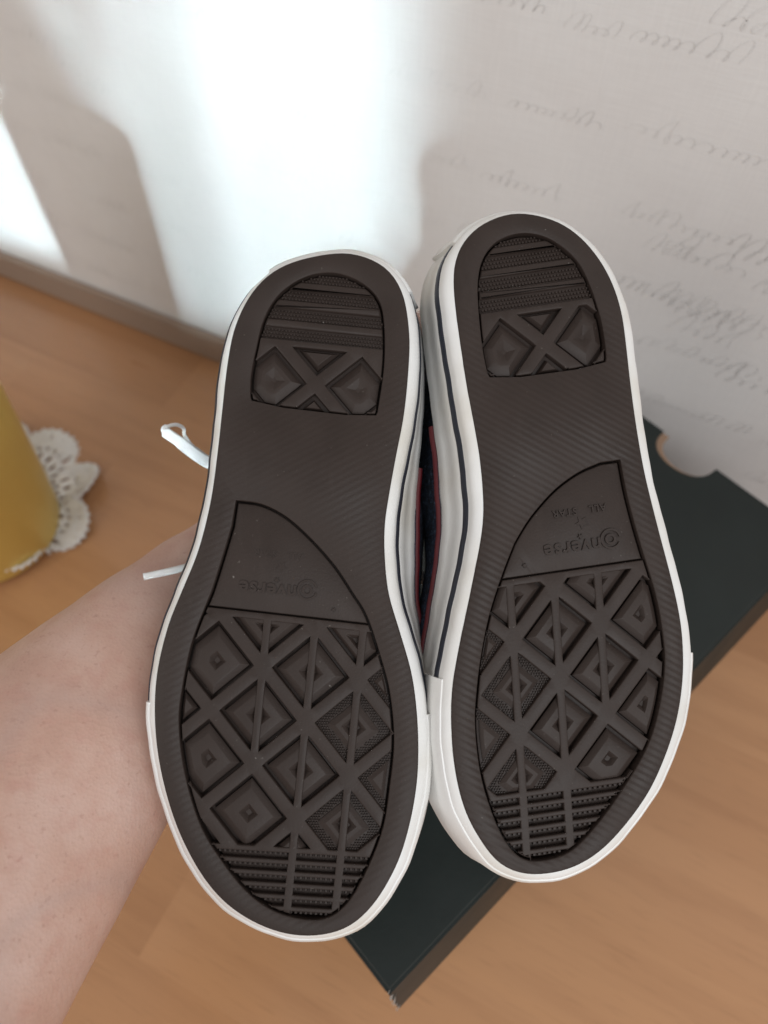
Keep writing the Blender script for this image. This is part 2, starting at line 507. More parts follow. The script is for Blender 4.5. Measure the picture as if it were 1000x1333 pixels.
# torn white paper at the near corner
V, Fc = [], []
rr = random.Random(4)
def shred(x, y, z, dx, dy, dz):
    b = len(V)
    V.extend([(x, y, z), (x + dx, y + dy, z + dz), (x + dx * 0.5 - 0.0009, y + dy * 0.5 - 0.0009, z + dz * 0.4 + 0.0012), (x + dx * 0.4, y + dy * 0.4, z + dz * 0.6 - 0.0005)])
    Fc.extend([(b, b + 1, b + 2), (b, b + 3, b + 1), (b, b + 2, b + 3), (b + 1, b + 3, b + 2)])
for k in range(20):
    f = k / 19.0; sp_ = 0.0062 * f
    shred(-0.0016 + rr.uniform(-0.0006, 0.0008), -0.0014 - sp_ + rr.uniform(-0.0006, 0.0012), BH - 0.0005 - 0.033 * f, rr.uniform(0.0002, 0.0042) * (1.2 - f), rr.uniform(-0.0006, 0.0026) * (1.1 - f), rr.uniform(0.0006, 0.0030))
mesh_obj('torn_corner', V, Fc, M_PAPER, sbox)

# ------------------------------------------------------------------ vase and doily
VC = Vector((-0.272, 0.277, 0))
def lathe(name, prof, material, parent, n=72):
    V, Fc = [], []
    for r, z in prof:
        for k in range(n): V.append((r * cos(2 * pi * k / n), r * sin(2 * pi * k / n), z))
    for a in range(len(prof) - 1):
        for k in range(n):
            j = (k + 1) % n; Fc.append((a * n + k, a * n + j, (a + 1) * n + j, (a + 1) * n + k))
    Fc.append(tuple(range(n))[::-1])
    return mesh_obj(name, V, Fc, material, parent, True, 50)
vase = empty('vase', Matrix.Translation(VC + Vector((0, 0, 0.0034))))
tag(vase, 'satin gold vase standing on the white crochet doily', 'vase')
lathe('body', [(0.040, 0.0), (0.0450, 0.0006), (0.0468, 0.0025), (0.0478, 0.006), (0.0508, 0.04), (0.0535, 0.08), (0.0555, 0.12), (0.0565, 0.16),
               (0.0570, 0.20), (0.0575, 0.244), (0.0570, 0.246), (0.0555, 0.246), (0.0550, 0.244), (0.0545, 0.16), (0.050, 0.05), (0.044, 0.01)], M_GOLD, vase)

DC = Vector((-0.272, 0.298, 0.0006))
def make_doily():
    lobes = 9; nt = lobes * 40
    rings = [0.0, 0.30, 0.46, 0.50, 0.55, 0.585, 0.62, 0.66, 0.70, 0.74, 0.78, 0.83, 0.88, 0.92, 0.95, 0.975, 1.0]
    R0 = 0.071
    V, Fc = [], []
    def lobe(t):
        return abs(sin(t * lobes / 2))
    for ri, f in enumerate(rings):
        for k in range(nt):
            t = 2 * pi * k / nt + 0.05
            lb = lobe(t)
            edge = R0 * (0.76 + 0.24 * lb ** 0.6)
            if f == 1.0: edge *= 1.0 + 0.016 * (1 if (k // 2) % 2 else -1)
            r = edge * f if f > 0.3 else R0 * 0.8 * f
            lift = max(0, (f - 0.66)) / 0.34
            ph = sin(t * lobes / 2 + 0.8 * sin(t * 3)) 
            z = 0.0018 + lift ** 1.5 * (0.004 + 0.005 * sin(t * 5 + 1.0) + 0.003 * ph) + 0.0005 * sin(r * 2600) + (0.00045 if k % 2 else -0.00045) * min(1, lift * 3)
            if -1.9 < math.atan2(sin(t), cos(t)) < -0.75: z += lift ** 1.2 * 0.009; r *= 1 - 0.05 * lift
            V.append((r * cos(t), r * sin(t), z))
    for a in range(len(rings) - 1):
        for k in range(nt):
            u = (k % 40) / 40.0; f0 = rings[a]
            hole = False
            if a in (3, 4): hole = (k % 8) in (1, 2, 3, 4)
            if a in (6, 7): hole = (k % 10) in (2, 3, 4, 5)
            if a == 9: hole = 0.2 < u < 0.8 and (k % 6) in (1, 2)
            if a in (10, 11): hole = hole or (0.03 < u < 0.11 or 0.89 < u < 0.97)
            if a == 12: hole = 0.3 < u < 0.7 and (k % 7) in (1,)
            if hole: continue
            j = (k + 1) % nt
            Fc.append((a * nt + k, a * nt + j, (a + 1) * nt + j, (a + 1) * nt + k))
    o = mesh_obj('doily', V, Fc, M_CROCHET, None, True)
    md = o.modifiers.new('thick', 'SOLIDIFY'); md.thickness = 0.0016; md.offset = 0
    o.location = DC
    # picot edging: small knots all along the rim
    bm = bmesh.new()
    base = len(rings) - 1
    for k in range(0, nt, 4):
        c = Vector(V[base * nt + k])
        bmesh.ops.create_icosphere(bm, subdivisions=1, radius=0.00125, matrix=Matrix.Translation(c))
    me = bpy.data.meshes.new('picot_edging'); bm.to_mesh(me); bm.free(); me.materials.append(M_CROCHET)
    me.polygons.foreach_set('use_smooth', [True] * len(me.polygons))
    link(bpy.data.objects.new('picot_edging', me), o)['kind'] = 'stuff'
    return tag(o, 'white crochet doily with scalloped edge lying under the gold vase', 'doily')
make_doily()

# ------------------------------------------------------------------ sneakers
def cam_point(x, y, D):
    return CC + (CR * ((x - 500) / FPX) - CU * ((y - 666.5) / FPX) + CF) * D

SHOES = {
 'L': dict(
   centre=(372, 775), D=0.215, roll=2.0, tilt=6.0, mir=-1,
   outline=[(456,329),(500,346),(524,380),(533,432),(532,480),(526,540),(516,592),(506,648),(501,684),(501,724),(506,772),(520,820),(536,876),(543,928),(545,980),(542,1028),(532,1080),(516,1128),(488,1176),(456,1206),(420,1218),(380,1218),(340,1206),(300,1182),(268,1148),(240,1100),(220,1048),(206,988),(201,932),(204,876),(218,816),(237,768),(258,716),(274,652),(283,588),(290,524),(296,472),(306,424),(328,380),(360,350),(404,334)],
   heel=([(326,520),(327,488),(334,452),(342,420),(356,392),(376,372),(404,358),(436,355),(468,366),(492,388),(500,420),(500,476),(491,540)], [(485,545),(333,528)]),
   fore=([(307,651),(340,656),(372,672),(404,700),(436,736),(460,772),(478,802),(496,856),(508,904),(513,964),(508,1020),(498,1080),(476,1136),(452,1176),(424,1196),(388,1196),(352,1184),(320,1160),(288,1120),(260,1072),(240,1004),(233,940),(238,892),(250,836),(268,788),(276,768),(290,724),(302,684)],),
   div=((268,791),(480,815)), toe=((286,1102),(486,1114)),
   O=(398,940), a=(-68.8,56), b=(-56,-72),
   HO=(411,500), ha=(-62,48), hb=(-52,-62), hline=((336,442),(496,458)), hbars=[(434,375),(434,400),(434,426)],
   logo=(400,768), slope=0.10, lip=(1.25, 2.5), flare=(0.30, 0.17), after=(-0.30, 0.18), waist=0.36, wy=700,
   bump0=(190,916), bump1=(562,932)),
 'R': dict(
   centre=(735, 720), D=0.217, roll=6.5, tilt=6.0, mir=1,
   outline=[(684,277),(722,286),(753,305),(779,334),(798,368),(810,406),(816,448),(821,493),(827,539),(833,577),(840,615),(850,657),(860,696),(876,757),(886,803),(890,841),(890,882),(884,928),(871,974),(848,1027),(817,1072),(783,1108),(749,1129),(715,1138),(681,1138),(650,1124),(624,1091),(605,1053),(593,1004),(588,951),(589,898),(597,848),(608,795),(618,746),(627,698),(630,660),(626,603),(618,554),(608,501),(601,455),(595,413),(591,372),(593,341),(603,316),(624,294),(654,280)],
   heel=([(636,490),(629,455),(624,410),(622.5,368),(629,337),(646,315),(673,304),(700,305),(726,316.5),(753,341),(770,375),(783,417),(789,455),(790,470)], [(785,477),(645,497)]),
   fore=([(808,598),(815.5,638),(825,676),(836,714),(853.5,772),(863,822),(866,867),(859,920),(844,970),(814,1023),(779,1072),(745,1107),(711,1120),(681,1118),(658,1095),(639,1053),(625.5,1004),(619,943),(622,890),(629,841),(639,795),(654,749),(667,715),(673,702),(692,672),(722,638),(753,615),(783,601.5)],),
   div=((652,757),(844,729)), toe=((632,1042),(822,1014)),
   O=(730,882.4), a=(60.8,48.3), b=(53.2,-73),
   HO=(710,447), ha=(60,46), hb=(47,-68), hline=((624,412),(775,390)), hbars=[(690,319),(690,347),(690,374)],
   logo=(797,701), slope=-0.148, lip=(3.7, 2.3), flare=(0.06, 0.14), after=(0.0, 0.22), waist=0.20, wy=640,
   bump0=(902,852), bump1=(568,884)),
}
PX = 0.215 / FPX       # metres per traced pixel at the sole

def build_shoe(key, label):
    S = SHOES[key]
    r, t = radians(S['roll']), radians(S['tilt'])
    nrm = (CR * (sin(r) * cos(t)) + CU * sin(t) - CF * (cos(r) * cos(t))).normalized()
    ey = (CU - nrm * CU.dot(nrm)).normalized(); ex = ey.cross(nrm).normalized()
    P0 = cam_point(*S['centre'], S['D'])
    M = Matrix((ex, ey, nrm)).transposed().to_4x4(); M.translation = P0
    def loc(q):
        d = CR * ((q[0] - 500) / FPX) - CU * ((q[1] - 666.5) / FPX) + CF
        k = (P0 - CC).dot(nrm) / d.dot(nrm); w = CC + d * k - P0
        return (w.dot(ex), w.dot(ey))
    def locs(p): return [loc(q) for q in p]
    root = empty('sneaker', M)
    tag(root, label, 'sneaker', 'pair of sneakers held soles to the viewer')
    OUT = ccw(locs(resample(smooth_closed(catmull(S['outline'], True, 6), 3), 220)))
    HEEL = ccw(locs(clean(smooth_closed(catmull(S['heel'][0], False, 4) + S['heel'][1], 1))))
    FORE = ccw(locs(clean(catmull(S['fore'][0], False, 5))))
    M_RIBBED = M_RIB_L if key == 'L' else M_RIB_R
    mm = 0.001
    # ---- outsole plate with the two tread pockets cut through it
    bev = 0.45 * mm
    loops = [offset(OUT, -bev), offset(HEEL, bev * 0.6), offset(FORE, bev * 0.6)]
    from mathutils.geometry import delaunay_2d_cdt
    vs, es = [], []
    for lp in loops:
        b0 = len(vs); vs += [Vector(q) for q in lp]
        es += [(b0 + i, b0 + (i + 1) % len(lp)) for i in range(len(lp))]
    res = delaunay_2d_cdt(vs, es, [], 0, 1e-7)
    def inside(p, q):
        c = False; n = len(p); j = n - 1
        for i in range(n):
            if (p[i][1] > q[1]) != (p[j][1] > q[1]) and q[0] < (p[j][0] - p[i][0]) * (q[1] - p[i][1]) / (p[j][1] - p[i][1]) + p[i][0]: c = not c
            j = i
        return c
    V = [(v.x, v.y, 0.0) for v in res[0]]; Fc = []
    for f in res[2]:
        c = (sum(V[i][0] for i in f) / len(f), sum(V[i][1] for i in f) / len(f))
        if inside(loops[0], c) and not inside(loops[1], c) and not inside(loops[2], c): Fc.append(tuple(f))
    def wallstrip(profile_loops):
        n = len(profile_loops[0][0]); b0 = len(V)
        for lp, z in profile_loops: V.extend((q[0], q[1], z) for q in lp)
        for k in range(len(profile_loops) - 1):
            for i in range(n):
                j = (i + 1) % n
                Fc.append((b0 + k * n + i, b0 + k * n + j, b0 + (k + 1) * n + j, b0 + (k + 1) * n + i))
    wallstrip([(loops[0], 0), (offset(OUT, -bev * 0.3), -bev * 0.35), (OUT, -bev), (OUT, -4 * mm)])
    for lp, src in ((loops[1], HEEL), (loops[2], FORE)):
        wallstrip([(lp, 0), (offset(src, bev * 0.15), -bev * 0.3), (src, -bev), (src, -4.4 * mm)])
    me = bpy.data.meshes.new('outsole'); me.from_pydata(V, [], Fc)
    bm = bmesh.new(); bm.from_mesh(me); bmesh.ops.remove_doubles(bm, verts=bm.verts, dist=1e-7)
    bmesh.ops.recalc_face_normals(bm, faces=bm.faces); bm.to_mesh(me); bm.free()
    me.materials.append(M_RIBBED)
    me.polygons.foreach_set('use_smooth', [True] * len(me.polygons)); me.set_sharp_from_angle(angle=radians(55))
    outsole = link(bpy.data.objects.new('outsole', me), root)
    outsole['label'] = 'dark brown rubber outsole with moulded diamond tread'
    # floors of the pockets
    for src in (HEEL, FORE):
        p = offset(src, 1.0 * mm)
        mesh_obj('pocket_floor', [(q[0], q[1], -4.3 * mm) for q in p], [tuple(range(len(p)))], M_RUB, outsole)

    def px(v): return v * PX
    def ridge(name, poly, z1, z0, bv):
        poly = clean(poly, 2e-5)
        if len(poly) < 3 or abs(area2(poly)) < (2.2 * PX * 5 * PX): return None
        poly = ccw(poly)
        top = offset(poly, -bv)
        if area2(top) <= 0: return None
        mid = offset(poly, -bv * 0.3)
        return layers(name, [(poly, z0), (poly, z1 - bv * 0.9), (mid, z1 - bv * 0.3), (top, z1)], M_RUB, outsole, smooth=True, angle=50)
    def band(p, q, w, ext=0):
        d = Vector((q[0] - p[0], q[1] - p[1])); d.normalize(); n = Vector((-d.y, d.x)) * w / 2
        p = (p[0] - d.x * ext, p[1] - d.y * ext); q = (q[0] + d.x * ext, q[1] + d.y * ext)
        return [(p[0] + n.x, p[1] + n.y), (q[0] + n.x, q[1] + n.y), (q[0] - n.x, q[1] - n.y), (p[0] - n.x, p[1] - n.y)]
    def below(line, dy0, dy1, far=900):     # a wide quad between two copies of a line, shifted down by dy0 and dy1
        (x0, y0), (x1, y1) = line; m = (y1 - y0) / (x1 - x0)
        return [(x0 - 300, y0 - 300 * m + dy0), (x1 + 300, y1 + 300 * m + dy0), (x1 + 300, y1 + 300 * m + dy1), (x0 - 300, y0 - 300 * m + dy1)]
    def cut(pocket, *quads):
        p = pocket
        for q in quads:
            p = clip(p, locs(q))
            if not p: return []
        return p
    def subdiv(p, step):
        out = []
        for i in range(len(p)):
            a_, b_ = p[i], p[(i + 1) % len(p)]
            k = max(1, int(math.hypot(b_[0] - a_[0], b_[1] - a_[1]) / step))
            out += [(a_[0] + (b_[0] - a_[0]) * t_ / k, a_[1] + (b_[1] - a_[1]) * t_ / k) for t_ in range(k)]
        return out
    def bbox(p): return (min(q[0] for q in p), max(q[0] for q in p), min(q[1] for q in p), max(q[1] for q in p))
    def lattice(name, boundary, holes_px, z1, z0, bv):
        """one moulded plate with cells cut through it, every edge rounded"""
        bnd = ccw(subdiv(clean(boundary, 2e-5), px(5)))
        bb = bbox(bnd); holes = []
        for h in holes_px:
            h = clean(h, 0.05)
            if len(h) < 3 or abs(area2(h)) < 30: continue
            hl_ = ccw(subdiv(clean(locs(h), 2e-5), px(5))); hb_ = bbox(hl_)
            if hb_[1] < bb[0] or hb_[0] > bb[1] or hb_[3] < bb[2] or hb_[2] > bb[3]: continue
            holes.append(hl_)
        tb = offset(bnd, -bv); th = [offset(h, bv) for h in holes]; tbb = [bbox(h) for h in th]
        vs_, es_ = [], []
        for lp_ in [tb] + th:
            b0 = len(vs_); vs_ += [Vector(q) for q in lp_]
            es_ += [(b0 + i, b0 + (i + 1) % len(lp_)) for i in range(len(lp_))]
        rs = delaunay_2d_cdt(vs_, es_, [], 0, 1e-8)
        Vv = [(v.x, v.y, z1) for v in rs[0]]; Ff = []
        def in_any(c, hs, bs):
            return any(b_[0] <= c[0] <= b_[1] and b_[2] <= c[1] <= b_[3] and inside(h, c) for h, b_ in zip(hs, bs))
        for f in rs[2]:
            c = (sum(Vv[i][0] for i in f) / len(f), sum(Vv[i][1] for i in f) / len(f))
            if inside(tb, c) and not in_any(c, th, tbb): Ff.append(tuple(f))
        hbb = [bbox(h) for h in holes]
        for lp_, sg in [(bnd, -1)] + [(h, 1) for h in holes]:
            n_ = len(lp_); b0 = len(Vv)
            for o_, z_ in ((bv, z1), (bv * 0.3, z1 - bv * 0.3), (0, z1 - bv), (0, z0)):
                Vv.extend((q[0], q[1], z_) for q in offset(lp_, sg * o_))
            for i in range(n_):
                j = (i + 1) % n_; m_ = ((lp_[i][0] + lp_[j][0]) / 2, (lp_[i][1] + lp_[j][1]) / 2)
                if (in_any(m_, holes, hbb) if sg < 0 else not inside(bnd, m_)): continue
                for k in range(3): Ff.append((b0 + k * n_ + i, b0 + k * n_ + j, b0 + (k + 1) * n_ + j, b0 + (k + 1) * n_ + i))
        me_ = bpy.data.meshes.new(name); me_.from_pydata(Vv, [], Ff)
        bm_ = bmesh.new(); bm_.from_mesh(me_); bmesh.ops.remove_doubles(bm_, verts=bm_.verts, dist=2e-7)
        bmesh.ops.recalc_face_normals(bm_, faces=bm_.faces); bm_.to_mesh(me_); bm_.free()
        me_.materials.append(M_RUB)
        me_.polygons.foreach_set('use_smooth', [True] * len(me_.polygons)); me_.set_sharp_from_angle(angle=radians(50))
        return link(bpy.data.objects.new(name, me_), outsole)
    def split(polys, p, q, w):            # cut polygons along a line, leaving a gap of width w
        d = (Vector(q) - Vector(p)).normalized(); nn_ = Vector((-d.y, d.x)); out = []
        for pl in polys:
            for sg in (1, -1):
                a_ = Vector(p) - d * 3000 + nn_ * sg * w / 2; b_ = Vector(p) + d * 3000 + nn_ * sg * w / 2
                r_ = clip(pl, [tuple(a_), tuple(b_), tuple(b_ + nn_ * sg * 3000), tuple(a_ + nn_ * sg * 3000)])
                if r_: out.append(r_)
        return out
    INF = offset(FORE, -px(2.7)); INH = offset(HEEL, -px(2.4))
    studs_bm = bmesh.new()
    def stud(q, z0, z1, w=2.6):
        c = loc(q); s = px(w) / 2
        vb = [studs_bm.verts.new((c[0] + dx * s, c[1] + dy * s, z0)) for dx, dy in ((-1, -1), (1, -1), (1, 1), (-1, 1))]
        vt = [studs_bm.verts.new((c[0] + dx * s * 0.55, c[1] + dy * s * 0.55, z1)) for dx, dy in ((-1, -1), (1, -1), (1, 1), (-1, 1))]
        for i in range(4): studs_bm.faces.new((vb[i], vb[(i + 1) % 4], vt[(i + 1) % 4], vt[i]))
        studs_bm.faces.new(vt)
    # ---- shank insert (logo field)
    shank = cut(INF, below(S['div'], -400, -3))
    lattice('shank_field', shank, [], -1.5 * mm, -4.2 * mm, 0.3 * mm)
    lat = cut(INF, below(S['div'], 0, 900), below(S['toe'], -900, 3))
    base = cut(INF, below(S['div'], -3, 900))
    ridge('tread_base', base, -3.4 * mm, -4.25 * mm, 0.2 * mm)
    O, a, b = Vector(S['O']), Vector(S['a']), Vector(S['b'])
    latq = [below(S['div'], 1, 900), below(S['toe'], -900, 2)]
    # the raised lattice of diagonal and upright ribs, with the toe bars
    up = a - b; holes = []
    for i in range(-4, 4):
        for j in range(-4, 4):
            q = offset(ccw([tuple(v) for v in (O + a * i + b * j, O + a * (i + 1) + b * j, O + a * (i + 1) + b * (j + 1), O + a * i + b * (j + 1))]), -8.6)
            q = clip(q, below(S['div'], 8, 900)); q = clip(q, below(S['toe'], -900, -3)) if q else q
            if not q: continue
            c_ = i + j + 1
            parts = [q]
            if c_ in (-1, 0) or (c_ == 1 and not (i, j) == (1, -1)):
                pc = O + (a + b) * (c_ / 2.0)
                parts = split(parts, tuple(pc), tuple(pc + up), 10.5)
            holes += parts
    for k in range(6):
        st = [below(S['toe'], 1 + 15.2 * k + 3, 1 + 15.2 * (k + 1) - 3)]
        for c_ in (-1, 0):
            pc = O + (a + b) * (c_ / 2.0); st = split(st, tuple(pc), tuple(pc + up), 10.5)
        holes += st
    lattice('lattice', cut(INF, below(S['div'], -1, 900)), holes, -0.68 * mm, -3.6 * mm, 0.32 * mm)
    # diamonds in the cells
    for i in range(-4, 4):
        for j in range(-4, 4):
            cs = [O + a * i + b * j, O + a * (i + 1) + b * j, O + a * (i + 1) + b * (j + 1), O + a * i + b * (j + 1)]
            cen = (cs[0] + cs[2]) / 2
            dotted = (i, j) in ((-1, -1), (-1, -2), (-2, -1), (0, -2))
            half = 8.7 + 3.4
            quad = ccw([tuple(q) for q in cs]); quad = offset(quad, -half)
            poly = cut(INF, *latq, quad)
            poly = ccw(clean(poly, 6e-5)) if poly else []
            if len(poly) < 3 or area2(poly) < 130 * PX * PX: continue
            full = area2(poly) > 1500 * PX * PX
            sc1 = 0.74 if dotted else 0.965
            rg = [(inset_c(poly, sc1 * 1.02), -3.6 * mm), (inset_c(poly, sc1), -2.1 * mm if not dotted else -1.7 * mm)]
            pit = 0.36 if (i + j + 1) in (-1, 0, 1) and (i, j) != (1, -1) else 0.28
            if full:
                rg += [(inset_c(poly, sc1 * 0.76), -1.12 * mm), (inset_c(poly, sc1 * 0.70), -1.0 * mm), (inset_c(poly, pit), -0.98 * mm), (inset_c(poly, pit * 0.84), -1.25 * mm), (inset_c(poly, pit * 0.35), -2.3 * mm)]
            else:
                rg += [(inset_c(poly, sc1 * 0.58), -1.2 * mm), (inset_c(poly, sc1 * 0.5), -1.1 * mm)]
            layers('diamond', rg, M_RUB, outsole, smooth=True, angle=18)
            if dotted:
                ridge('stud_bed', cut(INF, *latq, offset(ccw([tuple(q) for q in cs]), -8.0)), -2.0 * mm, -3.6 * mm, 0.1 * mm)
                bb = [min(q[0] for q in quad), max(q[0] for q in quad), min(q[1] for q in quad), max(q[1] for q in quad)]
                qb = ccw([tuple(q) for q in cs]); qb = offset(qb, -9.5)
                qi = inset_c(quad, sc1 * 1.06)
                y = bb[2] - 4
                while y < bb[3] + 4:
                    x = bb[0] - 4 + (int((y - bb[2]) / 3.4) % 2) * 1.7
                    while x < bb[1] + 4:
                        lc = loc((x, y))
                        if inside(qb, (x, y)) and not inside(qi, (x, y)) and inside(INF, lc) and inside(ccw(locs(latq[0])), lc) and inside(ccw(locs(latq[1])), lc):
                            stud((x, y), -2.2 * mm, -1.55 * mm)
                        x += 3.4
                    y += 3.4
    # toe bars
    ridge('stud_bed', cut(INF, below(S['toe'], 3, 900)), -2.5 * mm, -3.5 * mm, 0.2 * mm)
    for k in range(6):
        dy = 1 + 15.2 * k
        (x0, y0), (x1, y1) = S['toe']
        mslope = (y1 - y0) / (x1 - x0)
        x = x0 - 40
        while x < x1 + 40:
            for e in (5.4,):
                q = (x, y0 + dy + (x - x0) * mslope + e)
                if inside(INF, loc(q)): stud(q, -2.7 * mm, -1.6 * mm, 5.0)
            x += 6.6
    # ---- heel pocket
    HO, ha, hb = Vector(S['HO']), Vector(S['ha']), Vector(S['hb'])
    ridge('stud_bed', cut(INH, below(S['hline'], -300, 0)), -1.95 * mm, -3.2 * mm, 0.2 * mm)
    ridge('tread_base', INH, -3.0 * mm, -4.25 * mm, 0.2 * mm)
    hq = [below(S['hline'], 0, 300)]
    hl = S['hline']
    hh = []
    for i in (-1, 0):
        for j in (-1, 0):
            q = [HO + ha * i + hb * j, HO + ha * (i + 1) + hb * j, HO + ha * (i + 1) + hb * (j + 1), HO + ha * i + hb * (j + 1)]
            q = [HO + (v - HO) * 1.5 for v in q] if i != j else q
            q = offset(ccw([tuple(v) for v in q]), -8.4)
            q = clip(q, below(S['hline'], 4, 300))
            if q: hh.append(q)
    lattice('lattice', cut(INH, below(S['hline'], -4, 300)), hh, -0.66 * mm, -3.2 * mm, 0.32 * mm)
    for i in (-1, 0):
        for j in (-1, 0):
            cs = [HO + ha * i + hb * j, HO + ha * (i + 1) + hb * j, HO + ha * (i + 1) + hb * (j + 1), HO + ha * i + hb * (j + 1)]
            side = i == j
            if not side: cs = [HO + (q - HO) * 1.5 for q in cs]
            quad = offset(ccw([tuple(q) for q in cs]), -(8 + (4.5 if side else 5.5)))
            poly = cut(INH, below(S['hline'], 6 if not side else -14, 300), quad)
            poly = ccw(clean(poly, 6e-5)) if poly else []
            if len(poly) < 3 or area2(poly) < 60 * PX * PX: continue
            rg = [(poly, -3.2 * mm), (inset_c(poly, 0.97), -2.3 * mm), (inset_c(poly, 0.62), -1.1 * mm), (inset_c(poly, 0.58), -1.05 * mm)]
            if side: rg += [(inset_c(poly, 0.42), -1.1 * mm), (inset_c(poly, 0.36), -1.25 * mm), (inset_c(poly, 0.10), -2.1 * mm)]
            layers('diamond', rg, M_RUB, outsole, smooth=True, angle=18)
    (x0, y0), (x1, y1) = hl; mslope = (y1 - y0) / (x1 - x0)
    rows = [h[1] + (x0 - h[0]) * mslope for h in S['hbars']]
    for k, yy in enumerate(rows):
        ridge('bar', cut(INH, band((x0, yy), (x1, yy + (x1 - x0) * mslope), 10.5, 60)), (-0.95 - 0.02 * k) * mm, -3.2 * mm, 0.6 * mm)
    allrows = [rows[0] - 24] + rows + [y0 - 1]
    for k in range(len(allrows) - 1):
        for f in (0.36, 0.54, 0.72):
            yb = allrows[k] + (allrows[k + 1] - allrows[k]) * f
            x = x0 - 30 + (2.2 if f == 0.54 else 0)
            while x < x1 + 30:
                q = (x, yb + (x - x0) * mslope)
                if inside(INH, loc(q)): stud(q, -2.1 * mm, -1.45 * mm, 3.6)
                x += 4.4
    me = bpy.data.meshes.new('tread_studs'); studs_bm.to_mesh(me); studs_bm.free(); me.materials.append(M_RUB)
    link(bpy.data.objects.new('tread_studs', me), outsole)['kind'] = 'stuff'

    # ---- raised lettering on the shank, reading from the toe end
    def lettering(text, at, height, z, name='lettering', bold=0.0, space=1.0):
        cu = bpy.data.curves.new('t', 'FONT'); cu.body = text; cu.align_x = 'LEFT'; cu.size = 1.0
        cu.offset = bold; cu.space_character = space; cu.resolution_u = 3
        cu.extrude = 0.5
        to = bpy.data.objects.new('t', cu); sc.collection.objects.link(to)
        bpy.context.view_layer.update()
        me2 = bpy.data.meshes.new_from_object(to.evaluated_get(bpy.context.evaluated_depsgraph_get()))
        bpy.data.objects.remove(to); bpy.data.curves.remove(cu)
        ca, sa = cos(math.atan(S['slope'])), sin(math.atan(S['slope']))
        for v in me2.vertices:
            x, y = -v.co.x * height, v.co.y * height
            q = loc((at[0] + x * ca - y * sa, at[1] + x * sa + y * ca))
            v.co = Vector((q[0], q[1], z if v.co.z > 0 else -1.7 * mm))
        me2.name = name; me2.materials.clear(); me2.materials.append(M_RUB)
        return link(bpy.data.objects.new(name, me2), outsole)
    def ring(at, r0, r1, a0, a1, z, name='lettering'):
        n = 28; Vv, Ff = [], []
        for k in range(n + 1):
            an = a0 + (a1 - a0) * k / n
            for rad, zz in ((r0, -1.7 * mm), (r0, z), (r1, z), (r1, -1.7 * mm)):
                q = loc((at[0] + rad * cos(an), at[1] + rad * sin(an) * 1.0)); Vv.append((q[0], q[1], zz))
        for k in range(n):
            for e in range(4):
                f = (e + 1) % 4; Ff.append((4 * k + e, 4 * k + f, 4 * k + 4 + f, 4 * k + 4 + e))
        return mesh_obj(name, Vv, Ff, M_RUB, outsole)
    def star(at, r, z, name='star_mark'):
        Vv = []; 
        for k in range(10):
            an = pi / 2 + k * pi / 5; rad = r if k % 2 == 0 else r * 0.42
            q = loc((at[0] + rad * cos(an), at[1] + rad * sin(an))); Vv.append((q[0], q[1], z))
        q = loc(at); base_n = len(Vv)
        Vv += [(v[0], v[1], -1.7 * mm) for v in Vv]
        Ff = [tuple(range(10))] + [(i, (i + 1) % 10, 10 + (i + 1) % 10, 10 + i) for i in range(10)]
        return mesh_obj(name, Vv, Ff, M_RUB, outsole)
    zt = -1.02 * mm if key == 'R' else -1.18 * mm
    lx, ly = S['logo']; sl = S['slope']
    ring((lx, ly), 11.0, 13.6, -pi * 0.05 + 0.5, 2 * pi - 0.35 + 0.1, zt)         # the big C curled round the o
    ring((lx - 0.5, ly + 0.5), 4.2, 7.2, 0, 2 * pi, zt)
    lettering('nverse', (lx - 13.0, ly + 13.0 * -sl - 3.5), 27.5, zt, bold=0.022, space=1.04)
    star((lx - 40, ly - 40 * sl - 9), 4.0, zt)
    if key == 'R':
        lettering('ALL', (lx - 7, ly - 7 * sl - 47), 13.0, zt, bold=0.015, space=1.1)
        lettering('STAR', (lx - 45, ly - 45 * sl - 47), 13.0, zt, bold=0.015, space=1.1)
        star((lx - 38, ly - 38 * sl - 27), 9.0, -1.22 * mm)
        star((684, 736), 3.4, zt)
    else:
        lettering('ALL', (lx - 5, ly - 5 * sl - 47), 12.0, -1.36 * mm, bold=0.012, space=1.1)
        lettering('STAR', (lx - 40, ly - 40 * sl - 47), 12.0, -1.36 * mm, bold=0.012, space=1.1)
        star((lx - 34, ly - 34 * sl - 27), 8.0, -1.38 * mm)
        star((434, 794), 3.4, zt)

    for ch in outsole.children:
        if not ch.name.startswith('pocket_floor'): ch.location.z = 0.35 * mm

    # ---- white side wall (foxing) lofted round the outline
    n = len(OUT); nn = normals2(OUT)
    W = []
    for i in range(n):
        k = 0.5 + 0.5 * max(-1, min(1, nn[i].x * 1.15 * S['mir']))     # 1 on the outer side, 0 on the inner side
        W.append(k)
    wob = random.Random(3 if key == 'L' else 5)
    ph = [wob.uniform(0, 6.28) for _ in range(6)]
    def wobble(i):
        u = 2 * pi * i / n
        return 0.10 * sin(9 * u + ph[0]) + 0.07 * sin(23 * u + ph[1]) + 0.05 * sin(47 * u + ph[2])
    def off(i, d):       # sideways reach of the wall (mm) at depth d (mm)
        k = W[i]
        mixv = lambda p: p[0] * k + p[1] * (1 - k)
        li, fl, af = mixv(S['lip']), mixv(S['flare']), mixv(S['after'])
        li *= 1 - 0.38 * max(0, nn[i].y) - 0.25 * max(0, -nn[i].y)
        af *= 1 + 0.25 * HEELM[i]
        wst = S['waist'] * (1 - k) ** 2 * WST[i]
        s = min(1.0, d / 3.4); rise = (1 - (1 - s) ** 2.6)
        return li * rise + fl * min(d, 9.0) + af * max(0, d - 9.0) + wst * max(0, d - 8.0) + wobble(i) * min(1, d)
